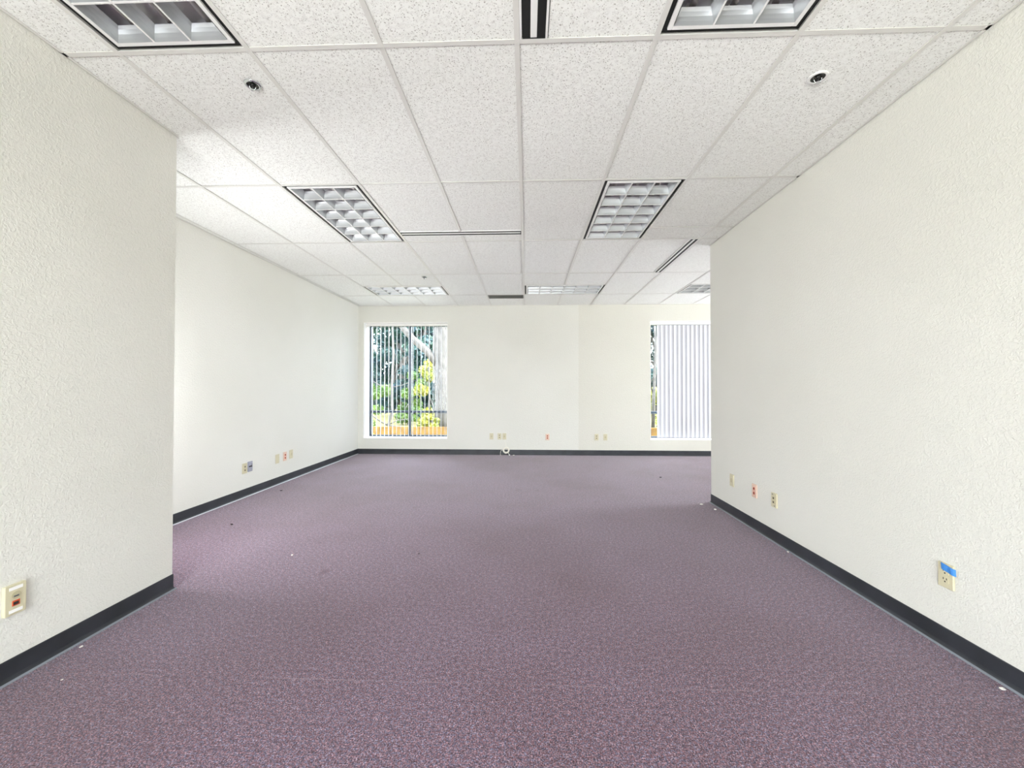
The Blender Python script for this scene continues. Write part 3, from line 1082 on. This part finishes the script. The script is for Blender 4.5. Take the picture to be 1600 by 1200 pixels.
for i, (x, y, w, h, mat, lab) in enumerate(sh):
    rnd = random.Random(80 + i)
    tree('leafy_bush', (x, y, -0.7), [(0, 0, 0), (0.1, 0, h * 0.45), (0, 0.1, h * 0.9)], crown(rnd, w * 0.8, 0.6, h, 10, w * 0.55), 1500, 0.22 if w > 1 else 0.13, mat, lab, 'bush', 'bushes outside', 90 + i, 0.16)


def bare_tree(name, base, limbs, label, group=None):
    r = empty(name, base)
    for i, (nm, pts, rad) in enumerate(limbs):
        MB().tube(pts, rad, 8).build(nm, 'bark', r, smooth=True)
    return tag(r, label, 'tree', group)


bare_tree('slender_tree', (-12.9, 38, -0.7), [
    ('trunk', [(0, 0, 0), (-0.1, 0, 1.3), (0.25, 0, 2.6), (0.2, 0, 5), (0.35, 0, 8), (0.2, 0, 11), (0.3, 0, 15)], [0.15, 0.14, 0.13, 0.12, 0.10, 0.08, 0.05]),
    ('branch', [(-0.1, 0, 1.2), (-0.8, -0.2, 1.6), (-1.7, -0.3, 2.3), (-2.4, -0.3, 2.6)], [0.09, 0.07, 0.05, 0.02]),
    ('branch', [(-0.1, 0, 1.2), (0.8, -0.2, 1.15), (1.8, -0.3, 1.1), (2.6, -0.3, 1.1)], [0.07, 0.06, 0.05, 0.02]),
    ('branch', [(-0.05, 0, 1.3), (0.7, 0.2, 1.7), (1.4, 0.2, 1.75), (2.2, 0.3, 1.9)], [0.05, 0.05, 0.04, 0.02]),
    ('branch', [(0.2, 0, 4.8), (1.1, 0.2, 5.0), (1.9, 0.2, 5.3)], [0.05, 0.04, 0.02]),
    ('branch', [(0.2, 0, 4.9), (-0.9, -0.2, 5.0), (-1.6, 0.0, 5.4)], [0.05, 0.04, 0.02]),
    ('branch', [(0.3, 0, 7.2), (0.6, 0.1, 6.6), (0.5, 0.2, 7.8), (0.1, 0.2, 8.6)], [0.05, 0.05, 0.04, 0.02]),
], 'slender pale tree with low curving branches outside the open-blind window', 'trees outside')
bare_tree('leaning_tree', (-8.7, 42, -0.7), [
    ('trunk', [(0, 0, 0), (0.05, 0, 3), (-0.1, 0, 6), (-0.3, 0, 9), (-0.1, 0, 13), (0.1, 0, 18)], [0.95, 0.85, 0.8, 0.75, 0.6, 0.4]),
    ('branch', [(-0.5, -0.2, 7.2), (-1.6, -0.4, 8.6), (-3.0, -0.6, 9.8), (-4.5, -0.8, 11.5), (-6, -0.8, 14)], [0.42, 0.38, 0.34, 0.26, 0.12]),
], 'thick pale tree trunk with a leaning limb outside the open-blind window', 'trees outside')
bare_tree('slender_tree', (13.1, 43, -0.7), [
    ('trunk', [(0, 0, 0), (0.1, 0, 4), (0.3, 0, 9), (0.1, 0, 15)], [0.2, 0.17, 0.13, 0.06]),
    ('branch', [(0.1, 0, 4.0), (-0.3, 0, 5.2), (0.3, 0, 6.4), (0.9, 0, 7.2)], [0.09, 0.07, 0.05, 0.03]),
    ('branch', [(0.2, 0, 6.0), (0.8, 0, 6.4), (-0.2, 0.2, 8.8)], [0.08, 0.06, 0.03]),
    ('branch', [(0.2, 0, 7.0), (-0.5, 0, 8.4), (0.6, 0.2, 9.8)], [0.08, 0.06, 0.03]),
], 'pale branchy tree seen past the edge of the closed blinds', 'trees outside')

# low golden board fence beyond the windows
fe = empty('board_fence', (0, 33.2, -0.62))
tag(fe, 'low golden wooden board fence outside below the windows', 'fence')
bd = MB().box(0.01, 0.47, -0.04, 0.04, 0, 1.42).mesh('board')
bd.materials.append(M['fence'])
for i in range(64):
    o = bpy.data.objects.new('board', bd)
    COL.objects.link(o)
    o.parent = fe
    o.location = ((-15 + 0.48 * i) * F, random.uniform(-0.02, 0.02) * F, 0)
MB().box(-15, 15.7, -0.06, 0.06, 1.42, 1.48).build('cap_rail', 'fence', fe)
